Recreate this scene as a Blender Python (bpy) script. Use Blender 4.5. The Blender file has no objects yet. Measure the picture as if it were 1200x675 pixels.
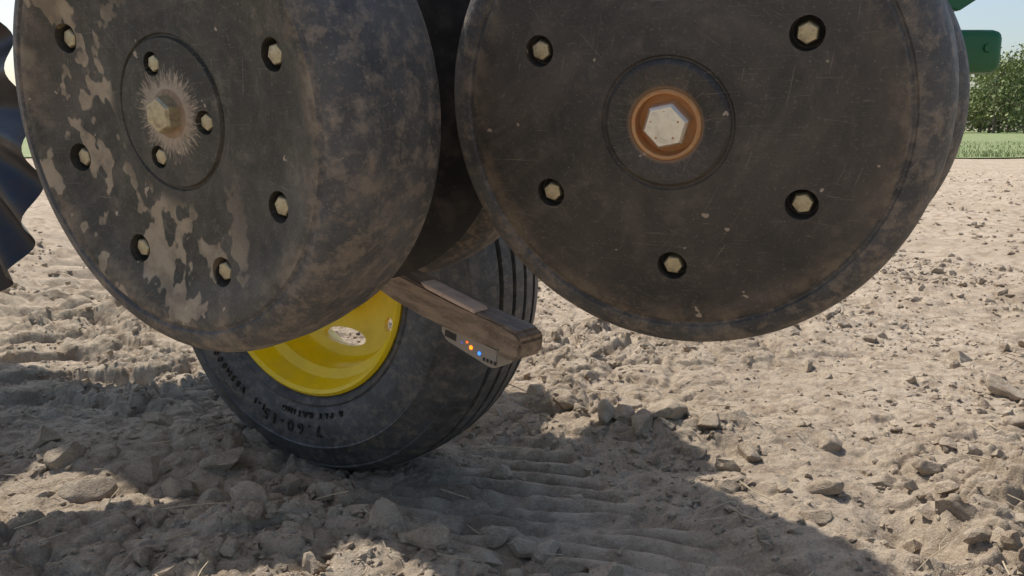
import bpy, bmesh, math, random
import numpy as np
from mathutils import Vector, Matrix, Quaternion
random.seed(3); rng=np.random.default_rng(5)
sc=bpy.context.scene
sc.view_settings.view_transform='Standard'; sc.view_settings.look='None'; sc.view_settings.exposure=0
# ------------------------------------------------------------ node helper
class NT:
    def __init__(s,name):
        s.m=bpy.data.materials.new(name); s.m.use_nodes=True; s.t=s.m.node_tree
        s.t.nodes.clear()
        s.out=s.t.nodes.new('ShaderNodeOutputMaterial'); s.b=s.t.nodes.new('ShaderNodeBsdfPrincipled')
        s.t.links.new(s.b.outputs[0],s.out.inputs[0])
        s.tc=s.t.nodes.new('ShaderNodeTexCoord')
        s.obj=s.tc.outputs['Object']
    def put(s,sock,v):
        if isinstance(v,bpy.types.NodeSocket): s.t.links.new(v,sock)
        elif isinstance(v,(tuple,list)) and sock.type=='RGBA': sock.default_value=(v[0],v[1],v[2],1)
        else: sock.default_value=v
    def noise(s,scale,detail=4,rough=.55,vec=None,dist=0):
        n=s.t.nodes.new('ShaderNodeTexNoise'); n.inputs['Scale'].default_value=scale
        n.inputs['Detail'].default_value=detail; n.inputs['Roughness'].default_value=rough
        n.inputs['Distortion'].default_value=dist
        s.put(n.inputs['Vector'],vec or s.obj); return n.outputs['Fac']
    def math(s,op,a,b=0,c=0,clamp=False):
        n=s.t.nodes.new('ShaderNodeMath'); n.operation=op; n.use_clamp=clamp
        s.put(n.inputs[0],a); s.put(n.inputs[1],b)
        if op in('MULTIPLY_ADD','COMPARE','SMOOTH_MIN'): s.put(n.inputs[2],c)
        return n.outputs[0]
    def ramp(s,v,lo,hi,a=0,b=1):
        n=s.t.nodes.new('ShaderNodeMapRange'); n.interpolation_type='SMOOTHSTEP'
        s.put(n.inputs[0],v); n.inputs[1].default_value=lo; n.inputs[2].default_value=hi
        n.inputs[3].default_value=a; n.inputs[4].default_value=b; return n.outputs[0]
    def mix(s,f,a,b):
        n=s.t.nodes.new('ShaderNodeMix'); n.data_type='RGBA'
        s.put(n.inputs[0],f); s.put(n.inputs[6],a); s.put(n.inputs[7],b); return n.outputs[2]
    def sep(s,v=None):
        n=s.t.nodes.new('ShaderNodeSeparateXYZ'); s.put(n.inputs[0],v or s.obj); return n.outputs
    def comb(s,x,y,z):
        n=s.t.nodes.new('ShaderNodeCombineXYZ'); s.put(n.inputs[0],x); s.put(n.inputs[1],y); s.put(n.inputs[2],z); return n.outputs[0]
    def mapv(s,scale,loc=(0,0,0),rot=(0,0,0)):
        n=s.t.nodes.new('ShaderNodeMapping'); s.put(n.inputs[0],s.obj); n.inputs[1].default_value=loc
        n.inputs[2].default_value=rot; n.inputs[3].default_value=scale; return n.outputs[0]
    def bump(s,h,dist,strength=1,prev=None):
        n=s.t.nodes.new('ShaderNodeBump'); s.put(n.inputs['Height'],h); n.inputs['Distance'].default_value=dist
        n.inputs['Strength'].default_value=strength
        if prev: s.put(n.inputs['Normal'],prev)
        s.put(s.b.inputs['Normal'],n.outputs[0]); return n.outputs[0]
    def set(s,**k):
        for a,v in k.items(): s.put(s.b.inputs[a.replace('_',' ')],v)
        return s
    def polar(s):
        o=s.sep()
        r=s.math('SQRT',s.math('ADD',s.math('MULTIPLY',o[0],o[0]),s.math('MULTIPLY',o[1],o[1])))
        inv=s.math('MAXIMUM',r,0.001)
        cx=s.math('DIVIDE',o[0],inv); cy=s.math('DIVIDE',o[1],inv)
        return r,cx,cy,o
# ------------------------------------------------------------ materials
def soil_mat(name,tint=1.0):
    n=NT(name)
    a=n.noise(1.1,3,.6); b=n.noise(16,4,.65); d=n.noise(210,4,.7)
    k=tint
    col=n.mix(n.ramp(a,.35,.65),(.49*k,.395*k,.29*k),(.60*k,.495*k,.375*k))
    col=n.mix(n.ramp(b,.34,.6,0,.75),(.34*k,.262*k,.187*k),col)
    col=n.mix(n.ramp(d,.54,.72,0,.45),col,(.72*k,.62*k,.49*k))
    col=n.mix(n.ramp(d,.30,.46,.55,0),col,(.22*k,.163*k,.112*k))
    n.set(Base_Color=col,Roughness=.97); n.b.inputs['Specular IOR Level'].default_value=.12
    p=n.bump(n.noise(75,5,.72),.009,.95)
    n.bump(n.noise(330,3,.7),.0035,.95,p)
    return n.m
M_soil=soil_mat('dry_soil'); M_clod=soil_mat('soil_clod',1.03)

def wheel_face(name,mud):
    n=NT(name); r,cx,cy,o=n.polar()
    big=n.noise(9,3,.6); mid=n.noise(45,5,.65); fine=n.noise(420,2,.7)
    if mud: base=n.mix(n.ramp(big,.3,.7),(.024,.024,.017),(.052,.047,.033))
    else: base=n.mix(n.ramp(big,.3,.7),(.034,.030,.025),(.070,.059,.048))
    pv=n.comb(n.math('MULTIPLY',r,9),n.math('MULTIPLY',cx,.35),n.math('MULTIPLY',cy,.35))
    circ=n.noise(6,5,.7,vec=pv)
    base=n.mix(n.ramp(circ,.45,.72,0,.45),base,(.13,.107,.084))
    base=n.mix(n.ramp(mid,.5,.75,0,.5),base,(.165,.132,.102))
    base=n.mix(n.ramp(n.noise(5,4,.7,dist=1.5),.47,.62,0,.45),base,(.125,.102,.08))
    for loc,sc_,th in(((.25,-.1,0),55,.67),((-.2,-.3,0),70,.68)):
        v=n.mapv((1,1,1),loc=loc); q=n.sep(v)
        rr=n.math('SQRT',n.math('ADD',n.math('MULTIPLY',q[0],q[0]),n.math('MULTIPLY',q[1],q[1])))
        at=n.math('ARCTAN2',q[1],q[0])
        s1=n.noise(1,2,.6,vec=n.comb(n.math('MULTIPLY',rr,sc_*9),n.math('MULTIPLY',at,7),0),dist=.5)
        base=n.mix(n.ramp(s1,th,th+.06,0,.4),base,(.27,.22,.17))
    for rot,sc_,th in((.5,(4,120,1),.705),(2.1,(5,160,1),.715)):
        s1=n.noise(5,2,.6,vec=n.mapv(sc_,rot=(0,0,rot)),dist=.8)
        base=n.mix(n.ramp(s1,th-.03,th+.02,0,.35),base,(.27,.22,.17))
    edge=n.noise(30,5,.7)
    base=n.mix(n.math('MULTIPLY',n.ramp(r,.145,.182,0,.8),n.ramp(edge,.40,.64)),base,(.30,.22,.145))
    rays=n.noise(19,3,.7,vec=n.comb(cx,cy,n.math('MULTIPLY',r,6)))
    if mud:
        rr=n.math('SUBTRACT',r,n.math('MULTIPLY',n.ramp(rays,.4,.75),.016))
        spl=n.math('MULTIPLY',n.ramp(rr,.034,.018),n.ramp(mid,.28,.48))
        base=n.mix(n.math('MULTIPLY',spl,.9),base,(.46,.36,.255))
        blob=n.noise(21,3,.6,vec=n.mapv((1.3,.95,1),loc=(.31,.12,0)))
        zone=n.ramp(n.math('ADD',o[0],n.math('MULTIPLY',o[1],.6)),.06,-.06)
        bl=n.math('MULTIPLY',n.ramp(blob,.575,.60),zone)
        base=n.mix(n.math('MULTIPLY',bl,n.ramp(r,.066,.08,0,.85)),base,n.mix(n.ramp(edge,.35,.65),(.22,.17,.11),(.45,.35,.235)))
        base=n.mix(n.math('MULTIPLY',n.ramp(edge,.54,.72),.4),base,(.26,.21,.145))
    else:
        rust=n.math('MULTIPLY',n.ramp(r,.031,.026),n.ramp(r,.016,.019))
        base=n.mix(n.math('MULTIPLY',rust,.8),base,n.mix(mid,(.34,.17,.07),(.55,.33,.17)))
        rr=n.math('SUBTRACT',r,n.math('MULTIPLY',n.ramp(rays,.5,.8),.05))
        base=n.mix(n.ramp(rr,.03,.01,0,.4),base,(.2,.155,.12))
    chips=n.noise(75,2,.5)
    base=n.mix(n.ramp(chips,.725,.745,0,.8),base,(.46,.36,.26))
    base=n.mix(n.ramp(fine,.58,.75,0,.4),base,(.27,.225,.18))
    n.set(Base_Color=base,Roughness=n.ramp(mid,.3,.7,.42,.72)); n.b.inputs['Specular IOR Level'].default_value=.5
    p=n.bump(mid,.0018,.7); n.bump(fine,.0005,.8,p)
    return n.m
def rubber(name,dust=.5,col=(.035,.033,.032),dc=(.23,.165,.11)):
    n=NT(name); big=n.noise(11,4,.7); mid=n.noise(60,5,.72); fine=n.noise(380,2,.7)
    c=n.mix(n.ramp(big,.3,.7),col,tuple(v*2.1 for v in col))
    c=n.mix(n.math('MULTIPLY',n.ramp(mid,.45,.68),dust),c,dc)
    c=n.mix(n.math('MULTIPLY',n.ramp(n.noise(24,4,.75),.52,.7),dust*.9),c,tuple(v*.8 for v in dc))
    c=n.mix(n.ramp(fine,.58,.75,0,dust*.7),c,tuple(v*1.3 for v in dc))
    n.set(Base_Color=c,Roughness=.58); n.b.inputs['Specular IOR Level'].default_value=.5
    p=n.bump(mid,.0022,.7); n.bump(fine,.0005,.8,p); return n.m
def plain(name,col,rough=.5,metal=0,dirt=.4,dcol=(.25,.19,.13),sc_=30):
    n=NT(name); a=n.noise(sc_,4,.65); f=n.noise(sc_*9,2,.6)
    c=n.mix(n.ramp(a,.42,.7,0,dirt),col,dcol); c=n.mix(n.ramp(f,.6,.75,0,dirt*.6),c,dcol)
    n.set(Base_Color=c,Roughness=n.ramp(a,.3,.7,rough,min(1,rough+.25)),Metallic=metal); n.bump(f,.0004,.4); return n.m
M_faceR=wheel_face('gauge_wheel_face_worn',False); M_faceL=wheel_face('gauge_wheel_face_muddy',True)
M_rub=rubber('gauge_wheel_rubber',.6,(.050,.048,.046),(.32,.245,.175))
M_tyre=rubber('tire_rubber',.40,(.036,.037,.038),(.26,.215,.165))
M_zinc=plain('zinc_bolt',(.85,.84,.74),.28,.75,.3,(.42,.34,.22),120)
M_brass=plain('yellow_zinc_bolt',(.52,.45,.29),.38,.65,.7,(.27,.20,.125),160)
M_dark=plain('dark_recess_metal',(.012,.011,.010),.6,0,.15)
M_rust=plain('coppery_washer',(.60,.30,.12),.5,.3,.5,(.62,.44,.25),160)
M_rustd=plain('dusty_washer',(.30,.20,.12),.7,.1,.7,(.42,.33,.23),160)
M_green=plain('green_paint',(.010,.13,.04),.35,0,.15,(.12,.12,.07))
M_yel=plain('yellow_paint',(.92,.64,.006),.25,0,.18,(.42,.30,.12),18)
M_black=plain('black_paint',(.010,.010,.011),.45,0,.2)
M_coul=plain('coulter_steel',(.035,.037,.045),.24,.75,.35,(.10,.065,.04),14)
M_text=plain('raised_lettering',(.014,.014,.014),.45,0,.45,(.18,.15,.12),60)
# ------------------------------------------------------------ mesh helpers
def link(o,parent=None):
    sc.collection.objects.link(o)
    if parent: o.parent=parent
    return o
def mesh_np(name,V,F,mats,smooth=False):
    V=np.asarray(V,dtype=np.float32); F=np.asarray(F,dtype=np.int32); k=F.shape[1]
    me=bpy.data.meshes.new(name); me.vertices.add(len(V)); me.vertices.foreach_set('co',V.ravel())
    me.loops.add(F.size); me.loops.foreach_set('vertex_index',F.ravel())
    me.polygons.add(len(F)); me.polygons.foreach_set('loop_start',np.arange(0,F.size,k,dtype=np.int32))
    me.update(calc_edges=True)
    me.polygons.foreach_set('use_smooth',np.full(len(F),smooth,dtype=bool))
    for m in mats: me.materials.append(m)
    me.update(); return bpy.data.objects.new(name,me)
def lathe(name,prof,segs,mats,idx=None,smooth_angle=35):
    """prof: (r,z) from the front pole to the back pole; closed solid"""
    bm=bmesh.new(); rings=[]
    for r,z in prof:
        if r<1e-6: rings.append([bm.verts.new((0,0,z))])
        else: rings.append([bm.verts.new((r*math.cos(2*math.pi*i/segs),r*math.sin(2*math.pi*i/segs),z)) for i in range(segs)])
    for k in range(len(rings)-1):
        A,B=rings[k],rings[k+1]; mi=idx[k] if idx else 0
        for i in range(segs):
            j=(i+1)%segs
            if len(A)==1 and len(B)==1: continue
            if len(A)==1: f=bm.faces.new((A[0],B[i],B[j]))
            elif len(B)==1: f=bm.faces.new((A[i],B[0],A[j]))
            else: f=bm.faces.new((A[i],B[i],B[j],A[j]))
            f.material_index=mi; f.smooth=True
    bmesh.ops.recalc_face_normals(bm,faces=bm.faces[:])
    me=bpy.data.meshes.new(name); bm.to_mesh(me); bm.free()
    for m in mats: me.materials.append(m)
    me.set_sharp_from_angle(angle=math.radians(smooth_angle))
    return bpy.data.objects.new(name,me)
def ringlathe(name,prof,segs,mats,smooth_angle=35,idx=None):
    """prof closed loop (r,z), r>0"""
    bm=bmesh.new(); n=len(prof)
    R=[[bm.verts.new((r*math.cos(2*math.pi*i/segs),r*math.sin(2*math.pi*i/segs),z)) for i in range(segs)] for r,z in prof]
    for k in range(n):
        A,B=R[k],R[(k+1)%n]
        for i in range(segs):
            j=(i+1)%segs; f=bm.faces.new((A[i],B[i],B[j],A[j])); f.smooth=True
            if idx: f.material_index=idx[k]
    bmesh.ops.recalc_face_normals(bm,faces=bm.faces[:])
    me=bpy.data.meshes.new(name); bm.to_mesh(me); bm.free()
    for m in mats: me.materials.append(m)
    me.set_sharp_from_angle(angle=math.radians(smooth_angle))
    return bpy.data.objects.new(name,me)
def cut(o,cutters,angle=35):
    """boolean difference, baked into the mesh"""
    link(o)
    for c in cutters:
        link(c); m=o.modifiers.new('b','BOOLEAN'); m.operation='DIFFERENCE'; m.object=c; m.solver='EXACT'
    bpy.context.view_layer.update()
    me=bpy.data.meshes.new_from_object(o.evaluated_get(bpy.context.evaluated_depsgraph_get()))
    name=o.name
    for c in cutters: bpy.data.objects.remove(c)
    bpy.data.objects.remove(o)
    me.set_sharp_from_angle(angle=math.radians(angle))
    return bpy.data.objects.new(name,me)
def cyl(r,z0,z1,x,y,segs=32,sx=1,rot=0,mat=None):
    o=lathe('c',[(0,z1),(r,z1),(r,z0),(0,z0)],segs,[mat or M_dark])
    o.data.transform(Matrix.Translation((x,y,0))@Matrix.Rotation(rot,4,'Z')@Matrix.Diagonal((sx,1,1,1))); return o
def box(name,c,d,mat,rot=0,bev=.006,parent=None,taper=1,M=None):
    bm=bmesh.new(); bmesh.ops.create_cube(bm,size=1)
    for v in bm.verts:
        t=taper if v.co.z<0 else 1
        v.co=Vector((v.co.x*d[0]*t,v.co.y*d[1]*t,v.co.z*d[2]))
    if bev: bmesh.ops.bevel(bm,geom=bm.edges[:],offset=bev,segments=3,affect='EDGES',profile=.5)
    for f in bm.faces: f.smooth=True
    me=bpy.data.meshes.new(name); bm.to_mesh(me); bm.free(); me.materials.append(mat)
    me.set_sharp_from_angle(angle=math.radians(40))
    o=bpy.data.objects.new(name,me)
    if M is not None: o.matrix_local=M@Matrix.Translation(c)
    else: o.location=c; o.rotation_euler=(0,0,rot)
    return link(o,parent)
def rod(name,a,b,r,mat,parent=None,r2=None,segs=20):
    a=Vector(a); b=Vector(b); L=(b-a).length
    o=lathe(name,[(0,L),((r2 or r)*.9,L),((r2 or r),L-.002),(r,.002),(r*.9,0),(0,0)],segs,[mat])
    o.rotation_mode='QUATERNION'; o.rotation_quaternion=(b-a).to_track_quat('Z','Y'); o.location=a
    return link(o,parent)
def empty(name,loc=(0,0,0)):
    e=bpy.data.objects.new(name,None); e.location=loc; e.empty_display_size=.05; sc.collection.objects.link(e); return e
def frame_from(z,up=Vector((0,0,1))):
    z=Vector(z).normalized(); x=up.cross(z).normalized(); y=z.cross(x)
    return Matrix((x,y,z)).transposed()
def bolt(name,x,y,z,r,h,mat,parent,washer=True,wm=None,rot=0):
    o=lathe(name,[(0,h),(r*.62,h),(r*.86,h-.0003),(r*.97,h-r*.16),(r,h-r*.3),(r,0),(0,0)],6,[mat],smooth_angle=20)
    o.location=(x,y,z); o.rotation_euler=(random.uniform(-.03,.03),random.uniform(-.03,.03),rot); link(o,parent)
    if washer:
        w=lathe(name+'_washer',[(0,.0016),(r*1.25,.0016),(r*1.33,.001),(r*1.33,0),(0,0)],40,[wm or mat])
        w.location=(x,y,z-.0012); link(w,parent)
# ------------------------------------------------------------ gauge wheels
def arc(cr,cz,a,b,t0,t1,n):
    return [(cr+a*math.cos(math.radians(t0+(t1-t0)*i/n)),cz+b*math.sin(math.radians(t0+(t1-t0)*i/n))) for i in range(n+1)]
W=.125
def gauge_wheel(loc,axis_away,style,bolts,facemat,name='gauge_wheel'):
    e=empty(name,loc); e.rotation_mode='QUATERNION'
    e.rotation_quaternion=frame_from(-Vector(axis_away)).to_quaternion()
    if style=='L':   # slightly dished disc
        d=-.022
        hub=[(0,d+.002),(.03,d+.002),(.0585,d+.0015),(.060,d-.0012),(.0612,d-.0012),(.0625,d+.0005),(.07,d+.0005)]
        face=[(.10,d+.001),(.13,d+.003),(.148,d+.007),(.166,-.0060),(.174,-.0055),(.1765,-.0072),(.178,-.0072),(.1795,-.0055)]
        rb=.132; zb=d+.004; fs=1
    else:            # slightly coned disc with a raised boss
        d=.010
        hub=[(0,d-.012),(.0245,d-.012),(.0262,d-.004),(.0275,d+.0022),(.030,d+.0035),(.0455,d+.0030),(.0480,d+.0005),(.0490,d-.0016),(.0505,d-.0016),(.052,d-.0004),(.058,d-.0008)]
        face=[(.10,.005),(.14,.000),(.162,-.003),(.169,-.005),(.1715,-.0072),(.173,-.0072),(.1745,-.0055)]
        rb=.117; zb=.003; fs=.975
    sh=[(r*fs,z) for r,z in arc(.1795,-.034,.0235,.0285,90,8,10)[1:]]
    tr=[(r*fs,z) for r,z in [(.2040,-.045),(.2050,-.065),(.2040,-.085),(.2015,-.098)]]
    bk=[(r*fs,z) for r,z in arc(.18,-.104,.0215,.021,0,-90,7)]+[(0,-W)]
    prof=hub+face+sh+tr+bk
    nf=len(hub)+len(face)-4
    idx=[0 if i<nf else 1 for i in range(len(prof)-1)]
    o=lathe('tyre_and_disc',prof,160,[facemat,M_rub],idx)
    small=(107,-10,-122)
    cs=[]
    for a in bolts:
        a=math.radians(a); cs.append(cyl(.0122,zb-.014,.03,rb*math.cos(a),rb*math.sin(a),40))
    if style=='L':
        for a in small:
            a=math.radians(a); cs.append(cyl(.0095,d-.010,.03,.041*math.cos(a),.041*math.sin(a),32))
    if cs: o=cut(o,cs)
    link(o,e)
    for k,a in enumerate(bolts):
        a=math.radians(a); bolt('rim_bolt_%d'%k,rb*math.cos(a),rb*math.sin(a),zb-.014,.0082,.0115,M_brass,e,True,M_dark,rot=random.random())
    if style=='R':
        bolt('hub_bolt',0,0,d-.009,.0185,.016,M_zinc,e,True,M_rust,rot=.2)
        rg=ringlathe('rust_ring',[(.0272,d+.0022),(.0258,d+.0040),(.0238,d+.003),(.0230,d-.010),(.0262,d-.010)],64,[M_rust]); link(rg,e)
        for k in range(5):
            a=k*1.2566+.3; link_=lathe('head_mark_%d'%k,[(0,.0003),(.0007,.0003),(.0009,0),(0,0)],10,[M_rust]); link_.location=(.011*math.cos(a),.011*math.sin(a),d+.0069); link(link_,e)
    elif style=='L':
        for k,a in enumerate(small):
            a=math.radians(a); bolt('hub_plate_bolt_%d'%k,.041*math.cos(a),.041*math.sin(a),d-.010,.0070,.0105,M_brass,e,True,M_dark,rot=random.random())
        bolt('hub_bolt',0,0,d+.002,.0150,.012,M_brass,e,True,M_rustd,rot=.4)
    return e
gauge_wheel((-.284,.704,.669),(.649,1.0415,.143),'L',(151,196,240,286,328,18,64,106),M_faceL)
gauge_wheel((.121,.693,.665),(.466,1.0415,.25),'R',(-90,-32,32,91,151,210),M_faceR)
gauge_wheel((-.170,1.02,.675),(.466,1.0415,.143),'B',(),M_faceR)
gauge_wheel((.268,.968,.679),(.466,1.0415,.143),'B',(),M_faceR)
def opener(loc,ax,R=.19):
    e=empty('opener_disc',loc); e.rotation_mode='QUATERNION'; e.rotation_quaternion=frame_from(-Vector(ax)).to_quaternion()
    o=lathe('blade',[(0,.012),(.05,.012),(.06,.004),(R-.015,.002),(R,0),(R-.015,-.002),(.06,-.004),(0,-.004)],128,[M_black]); link(o,e)
    for i in range(6):
        a=i*math.pi/3; bolt('disc_rivet_%d'%i,.04*math.cos(a),.04*math.sin(a),.012,.006,.004,M_zinc,e,False)
opener((-.180,.90,.70),(.55,1.04,.16),.20); opener((.205,.86,.69),(.48,1.04,.16))
# ------------------------------------------------------------ transport wheel
tw=empty('transport_wheel',(-.400,1.62,.385)); tw.rotation_mode='QUATERNION'; S=1.08; tw.scale=(S,S,S*1.38)
tw.rotation_quaternion=frame_from((-.50,-.866,-.01)).to_quaternion()
side=[(.203,-.030),(.208,-.020),(.214,-.014),(.222,-.0095),(.2245,-.0065),(.227,-.0065),(.229,-.008),(.25,-.0015),(.275,.0),(.298,-.002),(.3005,-.0002),(.303,-.0025),(.325,-.009),(.340,-.017),(.3425,-.0165),(.349,-.024),(.355,-.031)]
tread=[]
grooves=[-.056,-.082,-.108,-.134]
def crown(z): return .368-.010*((z+.094)/.06)**2*.9
zz=-.034; tread.append((crown(zz)-.002,zz))
for g in grooves:
    tread+= [(crown(g+.004),g+.004),(crown(g)-.012,g+.003),(crown(g)-.012,g-.003),(crown(g-.004),g-.004)]
tread.append((crown(-.154)-.002,-.154))
back=[(r,-.188-z) for r,z in reversed(side)]
t=ringlathe('tire',side+tread+back+[(.2,-.12),(.2,-.06)],200,[M_tyre],28); link(t,tw)
rimp=[(0,-.060),(.04,-.060),(.05,-.066),(.055,-.10),(.075,-.108),(.12,-.100),(.150,-.090),(.163,-.088),(.170,-.080),(.174,-.050),(.190,-.042),(.196,-.028),(.200,-.014),(.206,-.010),(.2115,-.013),(.2115,-.018),(.206,-.016),(.2015,-.03),(.2005,-.165),(.196,-.165),(.176,-.14),(.170,-.10),(.150,-.098),(.12,-.108),(.075,-.116),(0,-.116)]
rim=lathe('rim',rimp,144,[M_yel],smooth_angle=40)
cs=[]
for i in range(4):
    a=math.radians(-94+90*i); cs.append(cyl(.050,-.2,-.04,.130*math.cos(a),.130*math.sin(a),36,sx=.30,rot=a))
    a=math.radians(-46+90*i); cs.append(cyl(.012,-.2,-.04,.134*math.cos(a),.134*math.sin(a),24))
rim=cut(rim,cs,40); link(rim,tw)
for i in range(5):
    a=math.radians(54+72*i); bolt('lug_nut_%d'%i,.066*math.cos(a),.066*math.sin(a),-.106,.012,.018,M_yel,tw)
def arc_text(txt,r,ang0,size,tag):
    """lettering raised from the sidewall, tops pointing outward"""
    a=ang0
    for k,ch in enumerate(txt):
        step=size*.80/r
        if ch in '.-1I ': step*=.75
        a-=step/2
        if ch!=' ':
            cu=bpy.data.curves.new('t','FONT'); cu.body=ch; cu.size=size; cu.extrude=.0012; cu.offset=size*.004; cu.align_x='CENTER'
            to=bpy.data.objects.new('t',cu); link(to); bpy.context.view_layer.update()
            me=bpy.data.meshes.new_from_object(to.evaluated_get(bpy.context.evaluated_depsgraph_get()))
            bpy.data.objects.remove(to)
            me.materials.clear(); me.materials.append(M_text)
            o=bpy.data.objects.new('letter_%s_%d'%(tag,k),me)
            zc={'size':-.0010,'ply':-.0042,'code':-.0010}[tag]
            o.location=(r*math.cos(a),r*math.sin(a),zc+.0016); o.rotation_euler=(0,0,a-math.pi/2); link(o,tw)
        a-=step/2
arc_text('7.60-15',.260,math.radians(-80),.029,'size')
arc_text('8 PLY RATING',.238,math.radians(-68),.016,'ply')
arc_text('I-1  V53H8009',.255,math.radians(-110),.018,'code')
rod('axle_stub',(0,0,-.05),(0,0,-.24),.03,M_green,tw)
# ------------------------------------------------------------ seed firmer with sensor lights
A=Vector((-.138,.984,.486)); B=Vector((.008,.858,.4575)); ax=(B-A).normalized()
sf=empty('seed_firmer',B); sf.rotation_mode='QUATERNION'
yv=Vector((0,0,1)).cross(ax).normalized(); zv=ax.cross(yv)
sf.rotation_quaternion=Matrix((ax,yv,zv)).transposed().to_quaternion()
def wood():
    n=NT('worn_bar'); g=n.noise(8,5,.65,vec=n.mapv((3,16,16))); f=n.noise(300,3,.7)
    c=n.mix(n.ramp(g,.35,.65),(.15,.108,.078),(.30,.225,.165)); c=n.mix(n.ramp(f,.55,.7,0,.35),c,(.47,.38,.29))
    n.set(Base_Color=c,Roughness=.5,Metallic=.15); n.bump(f,.0006,.7); return n.m
M_wood=wood(); M_pl=plain('sensor_housing',(.30,.27,.235),.6,0,.6,(.40,.32,.23),90)
M_pink=plain('sunlit_bar_top',(.66,.52,.43),.5,0,.45,(.35,.25,.18),70)  # pale pink puts sunlight on the bar top into the colour
def prism(name,pts,y0,y1,mat,bev=.0015,parent=None):
    bm=bmesh.new(); a=[bm.verts.new((x,y0,z)) for x,z in pts]; b=[bm.verts.new((x,y1,z)) for x,z in pts]
    bm.faces.new(a); bm.faces.new(b[::-1])
    for i in range(len(pts)): j=(i+1)%len(pts); bm.faces.new((a[j],a[i],b[i],b[j]))
    bmesh.ops.recalc_face_normals(bm,faces=bm.faces[:])
    if bev: bmesh.ops.bevel(bm,geom=bm.edges[:],offset=bev,segments=2,affect='EDGES')
    for f in bm.faces: f.smooth=True
    me=bpy.data.meshes.new(name); bm.to_mesh(me); bm.free(); me.materials.append(mat); me.set_sharp_from_angle(angle=math.radians(35))
    return link(bpy.data.objects.new(name,me),parent)
prism('bar',[(-.30,.054),(-.17,.024),(-.08,.015),(0,.010),(.012,.006),(.013,-.004),(.008,-.014),(-.04,-.017),(-.1,-.015),(-.17,-.008),(-.30,.022)],-.017,.017,M_wood,.002,sf)
prism('sunlit_top_strip',[(-.13,.0235),(-.12,.0235),(-.05,.0162),(-.048,.0115),(-.12,.0185)],-.0175,.004,M_pink,.0008,sf)  # thin strip added as the painted sunlit part of the bar top
prism('nose_block',[(-.012,.0115),(.010,.0085),(.017,.002),(.016,-.016),(.004,-.023),(-.012,-.020)],-.0190,.0185,M_wood,.003,sf)
prism('sensor_housing',[(-.095,-.013),(-.014,-.0165),(-.014,-.036),(-.022,-.039),(-.086,-.0295),(-.095,-.022)],-.0145,.013,M_pl,.0015,sf)
prism('label',[(-.088,-.0175),(-.072,-.0185),(-.072,-.0255),(-.088,-.0245)],-.0151,-.014,M_black,0,sf)
def led(name,x,z,col,st,r=.0022):
    n=NT(name+'_glow'); n.set(Base_Color=col,Roughness=.2); n.b.inputs['Emission Color'].default_value=(*col,1); n.b.inputs['Emission Strength'].default_value=st
    o=lathe(name,[(0,.0016),(r*.6,.0013),(r,.0005),(r,-.001),(0,-.001)],16,[n.m]); o.rotation_euler=(math.pi/2,0,0); o.location=(x,-.0147,z); link(o,sf)
led('orange_light',-.050,-.0255,(1,.22,.01),2.4); led('orange_light_b',-.056,-.0215,(.8,.15,.02),1.2,.0014); led('blue_light',-.038,-.0280,(.03,.22,1),2.0,.0019)
led('dim_light',-.063,-.024,(.10,.12,.35),.6,.0015)
for i in range(4): box('slot_%d'%i,(-.031+.005*i,-.0147,-.032),(.0028,.001,.0035),M_black,0,0,sf)
# ------------------------------------------------------------ fluted coulter at left
cd=empty('coulter_disc',(-.655,1.0,.665)); cd.rotation_mode='QUATERNION'; cd.rotation_quaternion=frame_from((-.60,-1.0,-.10)).to_quaternion()
bm=bmesh.new(); nr,nt=26,240; grid=[]
for s in (1,-1):
    g=[]
    for i in range(nr+1):
        r=.03+.175*i/nr; w=max(0,(r-.09)/.115); row=[]
        for j in range(nt):
            a=2*math.pi*j/nt; row.append(bm.verts.new((r*math.cos(a),r*math.sin(a),.011*w*math.sin(17*a+r*18)+s*.0025*(1.05-i/nr))))
        g.append(row)
    grid.append(g)
    for i in range(nr):
        for j in range(nt):
            k=(j+1)%nt; q=(g[i][j],g[i+1][j],g[i+1][k],g[i][k]); bm.faces.new(q if s>0 else q[::-1])
for f in bm.faces: f.smooth=True
me=bpy.data.meshes.new('fluted_blade'); bm.to_mesh(me); bm.free(); me.materials.append(M_coul); link(bpy.data.objects.new('fluted_blade',me),cd)
link(lathe('coulter_hub',[(0,.04),(.03,.04),(.04,.03),(.055,.006),(.055,-.006),(.04,-.03),(0,-.04)],48,[M_black]),cd)
# ------------------------------------------------------------ planter frame and unseen shadow casters
pf=empty('planter_frame',(0,0,0))
box('shadow_toolbar',(-1.30,1.93,1.33),(2.4,.18,.18),M_green,math.atan2(.5,1),.01,pf)  # beam out of view, placed and cut to length for its ground shadow
box('seed_hopper',(-.57,2.26,1.55),(.62,.58,.52),M_green,math.radians(-52),.06,pf,taper=.8)  # unseen box added to cast the shadow at lower right
box('shadow_caster_box_b',(-1.05,2.62,1.36),(.85,.80,.36),M_green,math.radians(-25),.06,pf,taper=.85)  # added out of view, sized so sunlit patches stay at lower left
box('shadow_caster_box_c',(-1.84,2.74,1.40),(.75,.72,.40),M_green,math.radians(-25),.06,pf,taper=.85)  # unseen box added to shade the ground on the left
for nm,a,b,w in(('shank',(-.12,.93,.74),(-.35,1.35,1.30),.07),('shank_b',(.25,.92,.74),(.0,1.35,1.30),.07)):
    a=Vector(a);b=Vector(b);m=(a+b)/2;L=(b-a).length
    M=Matrix.Translation(m)@(b-a).to_track_quat('Z','Y').to_matrix().to_4x4()
    box(nm,(0,0,0),(.045,w,L),M_green,0,.006,pf,M=M)
box('cross_tube',(-.25,1.42,1.32),(1.2,.10,.10),M_green,math.radians(-20),.008,pf)
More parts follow.
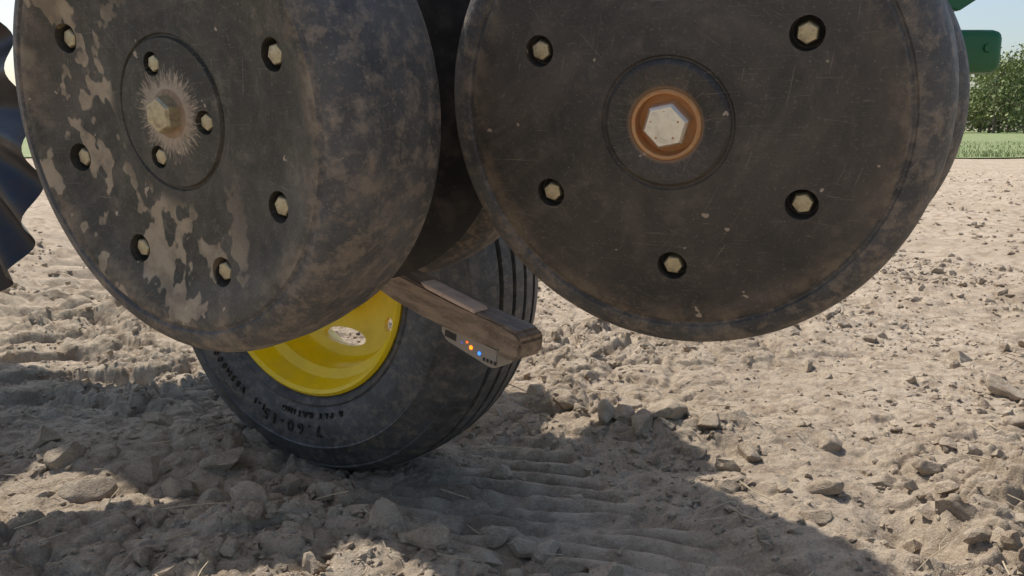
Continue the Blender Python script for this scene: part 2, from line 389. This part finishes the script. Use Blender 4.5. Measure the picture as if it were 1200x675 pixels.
rod('gauge_arm',(-.24,.77,.69),(-.12,1.0,.74),.016,M_black,pf); rod('gauge_arm_b',(.16,.77,.69),(.27,1.0,.72),.016,M_black,pf)
rod('wheel_leg',(-.265,1.85,.385),(-.55,1.98,1.28),.04,M_green,pf)
box('lift_bracket',(.395,1.0,.742),(.27,.03,.046),M_green,0,.010,pf)
prism('lift_bracket_plate',[(.40,.80),(.485,.785),(.53,.815),(.62,.86),(.62,.90),(.40,.88)],1.00,1.012,M_green,.002,pf)
rod('bracket_pin',(.512,.983,.745),(.512,1.02,.745),.005,M_green,pf)
# ------------------------------------------------------------ terrain
def h2(ix,iy,s):
    a=(ix.astype(np.int64)*374761393+iy.astype(np.int64)*668265263+s*1442695041)&0xffffffff
    a=((a^(a>>13))*1274126177)&0xffffffff; a=(a^(a>>16))&0xffffffff
    return a/4294967295.0
def vn(x,y,s):
    ix=np.floor(x);iy=np.floor(y);fx=x-ix;fy=y-iy;fx=fx*fx*(3-2*fx);fy=fy*fy*(3-2*fy)
    a=h2(ix,iy,s);b=h2(ix+1,iy,s);c=h2(ix,iy+1,s);d=h2(ix+1,iy+1,s)
    return (a+(b-a)*fx+(c-a)*fy+(a-b-c+d)*fx*fy)*2-1
def fbm(x,y,o,s,g=.5):
    r=0;A=1;T=0
    for i in range(o):
        c,q=math.cos(i*.9),math.sin(i*.9)
        r=r+A*vn((x*c-y*q)*2**i+i*17.3,(x*q+y*c)*2**i-i*9.1,s+i);T+=A;A*=g
    return r/T
def worley(x,y,s):
    ix=np.floor(x);iy=np.floor(y);F1=np.full(x.shape,9.);F2=F1.copy();R=np.zeros(x.shape);PX=R.copy();PY=R.copy()
    for i in(-1,0,1):
        for j in(-1,0,1):
            cx=ix+i;cy=iy+j;px=cx+.5+.9*(h2(cx,cy,s)-.5);py=cy+.5+.9*(h2(cx,cy,s+7)-.5)
            d=np.hypot(x-px,y-py);rr=h2(cx,cy,s+13);n=d<F1
            F2=np.where(n,F1,np.minimum(F2,d));R=np.where(n,rr,R);PX=np.where(n,x-px,PX);PY=np.where(n,y-py,PY);F1=np.where(n,d,F1)
    return F1,F2,R,PX,PY
def ss(v,a,b):
    t=np.clip((v-a)/(b-a),0,1);return t*t*(3-2*t)
def gauss(x,y,cx,cy,sx,sy): return np.exp(-((x-cx)/sx)**2-((y-cy)/sy)**2)
def track(x,y):
    px=x+.12; py=y-1.72; s=px*.60-py*.80; d=px*.80+py*.60
    dd=d+.05*fbm(x/.3,y/.3,2,41)
    return ss(s,-.05,.12)*(1-ss(np.abs(dd+.02),.17,.21))
def height(x,y):
    near=1-ss(y,15,24)
    h=.026*fbm(x/.8,y/.8,3,11)+.018*fbm(x/.26+3,y/.26,3,21)
    wx=x+.014*fbm(x/.05,y/.05,3,31,.6);wy=y+.014*fbm(x/.05+9,y/.05,3,32,.6)
    tr=track(x,y); rough=1-.92*tr
    smooth_right=1-.58*ss(x-.3*(y-2),.15,.55)*ss(y,1.5,1.9)
    dens=(.25+.75*ss(fbm(x/.45+5,y/.45,2,51),-.30,.35))*smooth_right
    for cell,amp,sd,th in((.15,.036,61,.35),(.075,.024,71,.4),(.036,.013,81,.35),(.018,.0065,91,.3)):
        F1,F2,R,PX,PY=worley(wx/cell,wy/cell,sd)
        k=np.clip((R-th)/(1-th),0,1)
        a=R*97.0
        tilt=1+.7*(PX*np.cos(a)+PY*np.sin(a))
        plate=ss(F2-F1,.02,.22)
        dome=np.sqrt(np.clip(1-(F1/.62)**2,0,1))
        h=h+amp*rough*dens*k*(.35*dome+.65*plate)*tilt*near
        if cell>.05:                                 # cracks between the plates
            h=h-.008*rough*dens*np.exp(-((F2-F1)/.05)**2)*near
    rid=np.abs(fbm(x/.07,y/.07,4,101,.6)); h=h+.009*(rid-.25)*(.25+.75*rough)*near
    h=h+.0035*fbm(x/.012,y/.012,2,111)*near*(.25+.75*rough)
    ph=(y+.30*x+.9*(x-.1)**2*.35+.016*fbm(x/.15,y/.15,2,121))/.050
    w=np.abs(np.sin(np.pi*ph))**.8
    brk=ss(fbm(x/.09,y/.09,3,151),-.6,-.1)
    h=h+tr*(.030*w*brk*(.8+.3*vn(x/.1,y/.1,5))-.026)
    h=h+.055*gauss(x,y,.33,1.83,.30,.10)*(1+.5*fbm(x/.08,y/.08,3,131))
    h=h+.035*gauss(x,y,.06,2.05,.18,.12)
    h=h-.05*gauss(x,y,.66,1.36,.05,.11)+.02*gauss(x,y,.80,1.37,.08,.10)
    h=h+.05*gauss(x,y,-.62,1.72,.30,.14)-.03*gauss(x,y,-.37,1.68,.18,.15)
    h=h+.03*gauss(x,y,-.3,1.36,.30,.08)
    lp=(1-ss(np.abs((x+1.25)+.35*(y-2.4)),.22,.34))*ss(y,1.9,2.1)*(1-ss(y,4,5))
    h=h-lp*.035*ss(np.sin(2*np.pi*(y+.5*np.abs(x+1.25+.35*(y-2.4)))/.21),-.1,.5)
    h=h+.014*np.sin((x*.85+y*.5)*2*np.pi/.76+2*fbm(x/2,y/2,2,141))*ss(y,2.8,4)*near
    h=h*(1-.8*ss(y,14,20))
    return h
def axis_lines(lo,hi,step,gl,gh,L,Hh,gfar=.09,mid=6):
    a=list(np.arange(lo,hi,step))
    s=step;v=a[-1]
    while v<Hh: s*= (1+gh) if v<mid+hi else (1+gfar); v+=s; a.append(v)
    s=step;v=lo;b=[]
    while v>L: s*= (1+gl) ; v-=s; b.append(v)
    return np.array(b[::-1]+a)
xs=axis_lines(-1.2,1.3,.0045,.03,.014,-500,700,mid=8)
ys=axis_lines(1.12,2.45,.0042,.12,.016,-120,900,mid=22)
X,Y=np.meshgrid(xs,ys); Z=height(X.ravel(),Y.ravel())
V=np.stack([X.ravel(),Y.ravel(),Z],1)
nx,ny=len(xs),len(ys); i=np.arange(ny-1)[:,None]*nx+np.arange(nx-1)[None,:]; i=i.ravel()
F=np.stack([i,i+1,i+nx+1,i+nx],1)
link(mesh_np('ground',V,F,[M_soil],True))
# ------------------------------------------------------------ clods
def ico(sub):
    bm=bmesh.new(); bmesh.ops.create_icosphere(bm,subdivisions=sub,radius=1); bm.verts.ensure_lookup_table()
    v=np.array([p.co[:] for p in bm.verts]); f=np.array([[q.index for q in p.verts] for p in bm.faces]); bm.free(); return v,f
def rocks(name,N,sub,smin,smax,pw,area,seed,smooth,fixed=(),cl=.12):
    r=np.random.default_rng(seed); v,f=ico(sub); VV=[];FF=[];off=0
    x=r.uniform(area[0],area[1],N*6); y=area[2]+(area[3]-area[2])*r.random(N*6)**1.6
    keep=(h2(np.floor(x/.01),np.floor(y/.01),3)<cl+(1-cl)*ss(fbm(x/.3,y/.3,2,201),-.15,.3))
    keep&=~((track(x,y)>.4)&(r.random(N*6)<.88))
    keep&=~((np.hypot(x+.33,y-1.72)<.18))
    x=x[keep][:N];y=y[keep][:N]
    S_=smin+(smax-smin)*r.random(len(x))**pw
    if len(fixed):
        fx=np.array(fixed); x=np.concatenate([fx[:,0],x]);y=np.concatenate([fx[:,1],y]);S_=np.concatenate([fx[:,2],S_])
    z=height(x,y)
    for a,b,c,sz in zip(x,y,z,S_):
        q=v.copy()
        for _ in range(10):
            nrm=r.normal(size=3);nrm/=np.linalg.norm(nrm);dd=r.uniform(.38,.8);t=q@nrm
            q=q-np.outer(np.clip(t-dd,0,None),nrm)
        if sub<3: q=q*(1+.10*r.normal(size=(len(q),1)))
        else:
            q=q*(1+.11*fbm(q[:,0]*2.6+a*9,q[:,1]*2.6+q[:,2]*2.1,4,int(r.integers(99)),.72)[:,None])
        q=q*np.array([1.1,r.uniform(.65,1.1),r.uniform(.5,.85)])*sz
        tl=r.normal(0,.35);C,S=math.cos(tl),math.sin(tl)
        q=np.stack([q[:,0]*C-q[:,2]*S,q[:,1],q[:,0]*S+q[:,2]*C],1)
        th=r.uniform(0,6.28);C,S=math.cos(th),math.sin(th)
        q=np.stack([q[:,0]*C-q[:,1]*S,q[:,0]*S+q[:,1]*C,q[:,2]],1)+np.array([a,b,c+sz*.08])
        VV.append(q);FF.append(f+off);off+=len(q)
    return mesh_np(name,np.concatenate(VV),np.concatenate(FF),[M_clod],smooth)
fixed=[(-.115,1.42,.044),(.02,1.36,.042),(-.05,1.30,.034),(.05,1.33,.034),(-.02,1.38,.026),(.09,1.27,.037),(-.17,1.33,.03),(.14,1.24,.03),(.0,1.26,.028),(.33,1.83,.045),(.27,1.79,.04),(.21,1.86,.045),(.42,1.78,.036),(.47,1.66,.032),(.36,1.70,.03),(.13,1.95,.04),(.05,2.02,.036),(1.25,2.15,.06),(1.32,2.1,.045),(-.55,1.60,.05),(-.47,1.57,.038),(-.60,1.50,.045),(-.68,1.56,.04),(-.75,1.48,.05),(-.52,1.46,.034),(.50,1.40,.034),(.56,1.52,.038),(-.40,1.50,.034),(-.30,1.46,.034),(-.44,1.38,.036),(-.58,1.36,.032),(-.25,1.40,.03),(.65,1.75,.03),(.80,1.62,.033),(-.85,1.62,.05),(-.95,1.72,.045)]
c1=rocks('soil_clods',13000,1,.003,.012,2.0,(-1.6,2.4,1.1,4.5),1,False,(),.3)
c2=rocks('soil_lumps',1300,2,.009,.028,2.2,(-1.5,2.8,1.15,4.8),2,False,(),.3)
c4=rocks('large_soil_lumps',80,4,.022,.045,1.6,(-1.3,2.8,1.3,4.5),4,True,fixed,.3)
c3=rocks('soil_clods_far',8000,1,.008,.032,2.5,(-3,9,3.3,14),3,False,(),.3)
ce=empty('soil_clod_scatter')
for o in(c1,c2,c3,c4): link(o,ce)
# ------------------------------------------------------------ straw
VV=[];FF=[];off=0
for k in range(260):
    x=random.uniform(-1,1.9);y=1.15+2.4*random.random()**1.5;L=random.uniform(.015,.085);r=random.uniform(.0006,.0015)
    z=float(height(np.array([x]),np.array([y]))[0])+.008; th=random.uniform(0,6.28);el=random.uniform(-.1,.4)
    d=Vector((math.cos(th)*math.cos(el),math.sin(th)*math.cos(el),math.sin(el)));s=d.cross(Vector((0,0,1))).normalized();u=s.cross(d)
    bend=random.uniform(-.2,.2)
    for t in(0,.5,1):
        c=Vector((x,y,z))+d*L*t+s*bend*L*(t*(1-t))*2
        for q in range(5): a=q*1.2566; VV.append((c+s*r*math.cos(a)+u*r*math.sin(a))[:])
    for t in(0,1):
        for q in range(5): p=(q+1)%5; FF.append([off+t*5+q,off+t*5+p,off+t*5+5+p,off+t*5+5+q])
    off+=15
link(mesh_np('straw',VV,FF,[plain('dry_straw',(.50,.40,.26),.8,0,.4,(.25,.19,.13),200)],True))
# ------------------------------------------------------------ grass beyond the field
n=NT('grass_green'); a=n.noise(.15,3,.6); b=n.noise(1.5,4,.7)
n.set(Base_Color=n.mix(n.ramp(b,.35,.65),n.mix(a,(.12,.19,.045),(.18,.24,.07)),(.26,.27,.13)),Roughness=.9); n.bump(n.noise(8,3,.7),.08,.8); M_grass=n.m
gx=np.concatenate([np.arange(-60,60,1.0),np.arange(60,400,10.)]);gy=np.concatenate([np.arange(20,50,.6),np.arange(50,420,8.)])
GX,GY=np.meshgrid(gx,gy); GZ=.035+.03*fbm(GX/3,GY/3,3,301)+np.clip((GY-20)/60,0,1)*.02
GY2=GY+np.where(GY<20.1,.8*fbm(GX/2,GX/7,3,302),0)
nx2,ny2=len(gx),len(gy); i=(np.arange(ny2-1)[:,None]*nx2+np.arange(nx2-1)[None,:]).ravel()
link(mesh_np('grass_field',np.stack([GX.ravel(),GY2.ravel(),GZ.ravel()],1),np.stack([i,i+1,i+nx2+1,i+nx2],1),[M_grass],True))
N=14000; bx=rng.uniform(6,34,N); by=20+rng.random(N)**2*22; hh=rng.uniform(.03,.10,N)*(1+.6*fbm(bx,by,2,303)); th=rng.uniform(0,6.28,N); w=.012
dx=np.cos(th)*w;dy=np.sin(th)*w; bz=np.full(N,.03)
T=np.stack([np.stack([bx-dx,by-dy,bz],1),np.stack([bx+dx,by+dy,bz],1),np.stack([bx+rng.normal(0,.03,N),by+rng.normal(0,.03,N),bz+hh],1)],1).reshape(-1,3)
link(mesh_np('grass_tufts',T,np.arange(3*N).reshape(-1,3),[M_grass]))
# ------------------------------------------------------------ distant trees
def leafm(name,c1,c2):
    n=NT(name); n.set(Base_Color=n.mix(n.ramp(n.noise(.6,3,.7),.35,.65),c1,c2),Roughness=.8); n.b.inputs['Specular IOR Level'].default_value=.2
    return n.m
ML=[leafm('spring_leaves',(.19,.23,.09),(.31,.34,.16)),leafm('darker_leaves',(.11,.15,.06),(.20,.23,.10))]
M_bark=plain('bark',(.16,.13,.10),.9,0,.3,(.2,.17,.14),2)
te=empty('distant_trees')
LV=[[],[]]; BV=[];BF=[];bo=0
def limb(p,q,r0,r1):
    global bo
    d=(q-p).normalized(); s=d.orthogonal().normalized();u=d.cross(s)
    for c,r in((p,r0),(q,r1)):
        for k in range(6): a=k*math.pi/3; BV.append((c+s*r*math.cos(a)+u*r*math.sin(a))[:])
    for k in range(6): j=(k+1)%6; BF.append([bo+k,bo+j,bo+6+j,bo+6+k])
    bo+=12
for k in range(84):
    tx=random.uniform(5,160); ty=random.uniform(112,155); Ht=random.uniform(7.5,12.5); base=Vector((tx,ty,0))
    top=base+Vector((random.uniform(-.5,.5),0,Ht*.85)); limb(base,top,.18,.05)
    kind=0 if random.random()<.6 else 1
    tips=[]
    for b in range(17):
        t=random.uniform(.06,1); p=base.lerp(top,t); a=random.uniform(0,6.28); L=Ht*.32*(1.12-.75*t)*random.uniform(.5,1.2)
        q=p+Vector((math.cos(a)*L,math.sin(a)*L,L*random.uniform(.1,.7))); limb(p,q,.08,.02); tips.append((q,L*.5+.6))
    for q,L in tips:
        n_=80; P=rng.normal(size=(n_,3))*np.array([L,L,L*.7])*.62+np.array(q[:])
        P[:,2]=np.maximum(P[:,2],.3)
        A1=rng.normal(size=(n_,3));A1/=np.linalg.norm(A1,axis=1)[:,None];B1=np.cross(A1,rng.normal(size=(n_,3)));B1/=np.linalg.norm(B1,axis=1)[:,None]
        s_=rng.uniform(.12,.30,(n_,1))
        LV[kind].append(np.stack([P-A1*s_,P+B1*s_*.7,P+A1*s_,P-B1*s_*.7],1).reshape(-1,3))
for kd in(0,1):
    Q=np.concatenate(LV[kd]); link(mesh_np('foliage_%d'%kd,Q,np.arange(len(Q)).reshape(-1,4),[ML[kd]]),te)
link(mesh_np('trunks',BV,BF,[M_bark],True),te)
# ------------------------------------------------------------ light
L=Vector((.43,-.55,-1.0)).normalized()
sd=bpy.data.lights.new('sun','SUN'); sd.energy=5.0; sd.angle=math.radians(.5); sd.color=(1,.96,.89)
so=bpy.data.objects.new('sun',sd); so.rotation_mode='QUATERNION'; so.rotation_quaternion=L.to_track_quat('-Z','Y'); so.location=(-5,6,12); link(so)
w=bpy.data.worlds.new('World'); sc.world=w; w.use_nodes=True; nt=w.node_tree
sky=nt.nodes.new('ShaderNodeTexSky'); sky.sky_type='NISHITA'; sky.sun_disc=False
sky.sun_elevation=math.asin(-L.z); sky.sun_rotation=math.atan2(-L.x,-L.y); sky.air_density=1.0; sky.dust_density=2.0
bg=nt.nodes['Background']; nt.links.new(sky.outputs[0],bg.inputs[0]); bg.inputs[1].default_value=.15
# ------------------------------------------------------------ camera
cam=bpy.data.cameras.new('camera'); co=bpy.data.objects.new('camera',cam); link(co)
cam.sensor_width=36; cam.lens=31.2; cam.clip_start=.02; cam.clip_end=3000
co.location=(0,0,.66); co.rotation_euler=(math.radians(79.8),0,0); sc.camera=co
